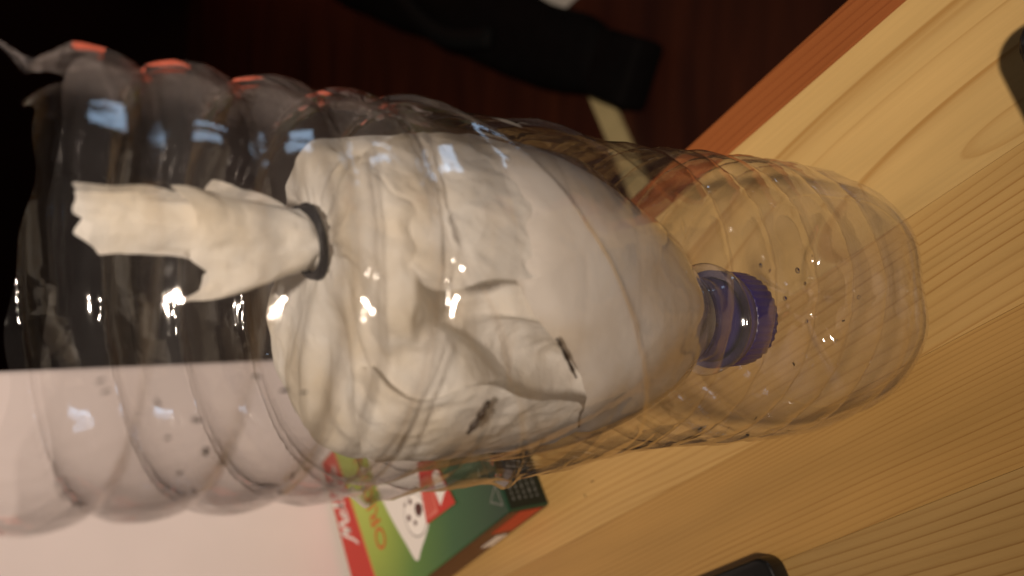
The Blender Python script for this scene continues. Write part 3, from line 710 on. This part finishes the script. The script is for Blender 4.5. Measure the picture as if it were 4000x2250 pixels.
# ------------------------------------------------------------------ insects, droplets and specks
M_bug = plain("insect_dark", (.022, .014, .010), .45, nscale=900, namp=.4)
def gnat_mesh(name, L):
    bm = bmesh.new()
    for cx, sx_, sy_, sz_ in ((0, .36, .17, .15), (.36, .17, .17, .16), (.56, .11, .12, .11)):
        r = bmesh.ops.create_icosphere(bm, subdivisions=2, radius=1)
        for w_ in r['verts']: w_.co = Vector((cx + w_.co.x * sx_, w_.co.y * sy_, w_.co.z * sz_ + .16)) * L
    for s in (-1, 1):
        for x0, x1 in ((.30, .55), (.38, .30), (.28, .02)):
            a = Vector((x0, s * .1, .14)) * L; b_ = Vector((x1, s * .38, .0)) * L; o = Vector((.018, 0, .018)) * L
            vs_ = [bm.verts.new(q_) for q_ in (a - o, a + o, b_ + o, b_ - o)]; bm.faces.new(vs_)
        w1 = [bm.verts.new(Vector(q_) * L) for q_ in ((.30, s * .06, .30), (-.05, s * .20, .31), (-.50, s * .16, .27), (-.42, s * .02, .28))]; bm.faces.new(w1)
    me = bpy.data.meshes.new(name); bm.to_mesh(me); bm.free(); return me
gm_ = gnat_mesh("gnat", .0016)
def wall_frame(deg, z, inner=True):
    th = R_(deg); e = 1e-3
    P = lambda t, zz: Vector((body_r(t, zz) * math.cos(t), body_r(t, zz) * math.sin(t), zz))
    p = P(th, z); n = (P(th + e, z) - P(th - e, z)).cross(P(th, z + e) - P(th, z - e)).normalized()
    return p, n
def on_wall(o, deg, z, spin, inner=False, s=1):
    p, n = wall_frame(deg, z)
    if inner: n = -n; p = p + n * .00038
    q_ = n.to_track_quat('Z', 'Y'); o.rotation_mode = 'QUATERNION'
    from mathutils import Quaternion
    o.rotation_quaternion = q_ @ Quaternion((0, 0, 1), spin); o.location = p + n * .00002; o.scale = (s, s, s)
GN = [(-107, .2405, .8), (-109.5, .2398, .8), (-114.5, .2322, .9), (-117.5, .2262, 1.2), (-122.5, .2302, .8), (-127, .2235, 1.5), (-133.5, .2190, 1.4), (-109.5, .2165, 1.0), (-111.5, .2130, 1.1), (-112, .2095, .9), (-133, .2270, .9), (-140, .203, .9),
      (-112.5, .0735, 1.1), (-97, .0560, 1.0), (-153, .0655, 1.2), (-138, .0740, 1.0), (-143, .0930, 1.1), (-98, .107, .8)]
first = None
for d_, z_, s_ in GN:
    o = link("gnat", gm_, M_bug, None)
    on_wall(o, d_, z_, random.uniform(0, 6.28), True, s_ * .8)
    up = z_ > .15
    tag(o, "tiny dark gnat stuck inside the upper wall of the clear bottle" if up else "tiny dark gnat stuck inside the lower wall of the clear bottle", "gnat", "gnats on the upper wall" if up else "gnats on the lower wall")
for x, y, s_ in ((-.0855, .1135, .9), (-.0930, .1180, .8), (-.0150, -.0700, 1.0)):
    o = link("gnat", gm_, M_bug, None); o.location = (x, y, 0); o.scale = (s_,) * 3; o.rotation_euler = (0, 0, random.uniform(0, 6.28))
    tag(o, "tiny dead gnat lying on the pine table top", "gnat", "gnats on the table")
def drop_mesh():
    bm = bmesh.new(); bmesh.ops.create_uvsphere(bm, u_segments=16, v_segments=10, radius=.001)
    for v_ in bm.verts: v_.co.z = max(-.00001, v_.co.z * .55)
    me = bpy.data.meshes.new("droplet"); bm.to_mesh(me); bm.free(); return me
mw_, nt, b, out = mat("water"); b.inputs['Transmission Weight'].default_value = 1; b.inputs['IOR'].default_value = 1.33; b.inputs['Roughness'].default_value = .02
dm_ = drop_mesh()
DR = [(-78, .0905, .6), (-80, .0870, .5), (-79.5, .0765, .8), (-84, .0740, .5), (-89, .0815, .6), (-97, .0725, .6), (-88.5, .0490, .6), (-104, .0585, .5), (-74, .068, .4)]
for d_, z_, s_ in DR:
    o = link("water_droplet", dm_, mw_, None); on_wall(o, d_, z_, 0, True, s_)
    tag(o, "small clear water droplet clinging inside the lower bottle wall", "droplet", "droplets inside the bottle")
# dark elongated stain-like insect and a dark twig caught in the pouch folds
def twig(name, pts, rad, m):
    v, f = [], []; k = 7
    for i, p in enumerate(pts):
        p = Vector(p); q_ = (Vector(pts[min(i + 1, len(pts) - 1)]) - Vector(pts[max(i - 1, 0)])).normalized()
        s = q_.orthogonal().normalized(); t_ = q_.cross(s); rr = rad * (.55 + .6 * math.sin(math.pi * (i + .6) / len(pts))) * (1 + .35 * math.sin(i * 2.1))
        for j in range(k): a = 2 * math.pi * j / k; v.append(p + (s * math.cos(a) + t_ * math.sin(a)) * rr)
    for i in range(len(pts) - 1):
        for j in range(k): f.append((i * k + j, i * k + (j + 1) % k, (i + 1) * k + (j + 1) % k, (i + 1) * k + j))
    f.append(tuple(range(k))[::-1]); f.append(tuple((len(pts) - 1) * k + j for j in range(k)))
    return link(name, mesh(name, v, f), m)
def wp(deg, z, off): th = R_(deg); r = body_r(th, z) + off; return (r * math.cos(th), r * math.sin(th), z)
o = twig("caterpillar", [wp(-118.5 - i * 1.1, .1700 + .0003 * i + .0002 * math.sin(i), -.0011) for i in range(10)], .00062, M_bug)
tag(o, "dark brown elongated larva stuck to the clear bottle wall in front of the pouch", "larva")
def fpnt(deg, z, off): th = R_(deg); r = fun_r(th, z) + off; return (fcx(z) + r * math.cos(th), r * math.sin(th), z)
o = twig("twig", [fpnt(-101 - i * 1.5, .1560 - .0010 * i, .0008) for i in range(10)], .00038, M_bug)
tag(o, "thin dark twig lying slanted against the funnel below the larva", "twig")
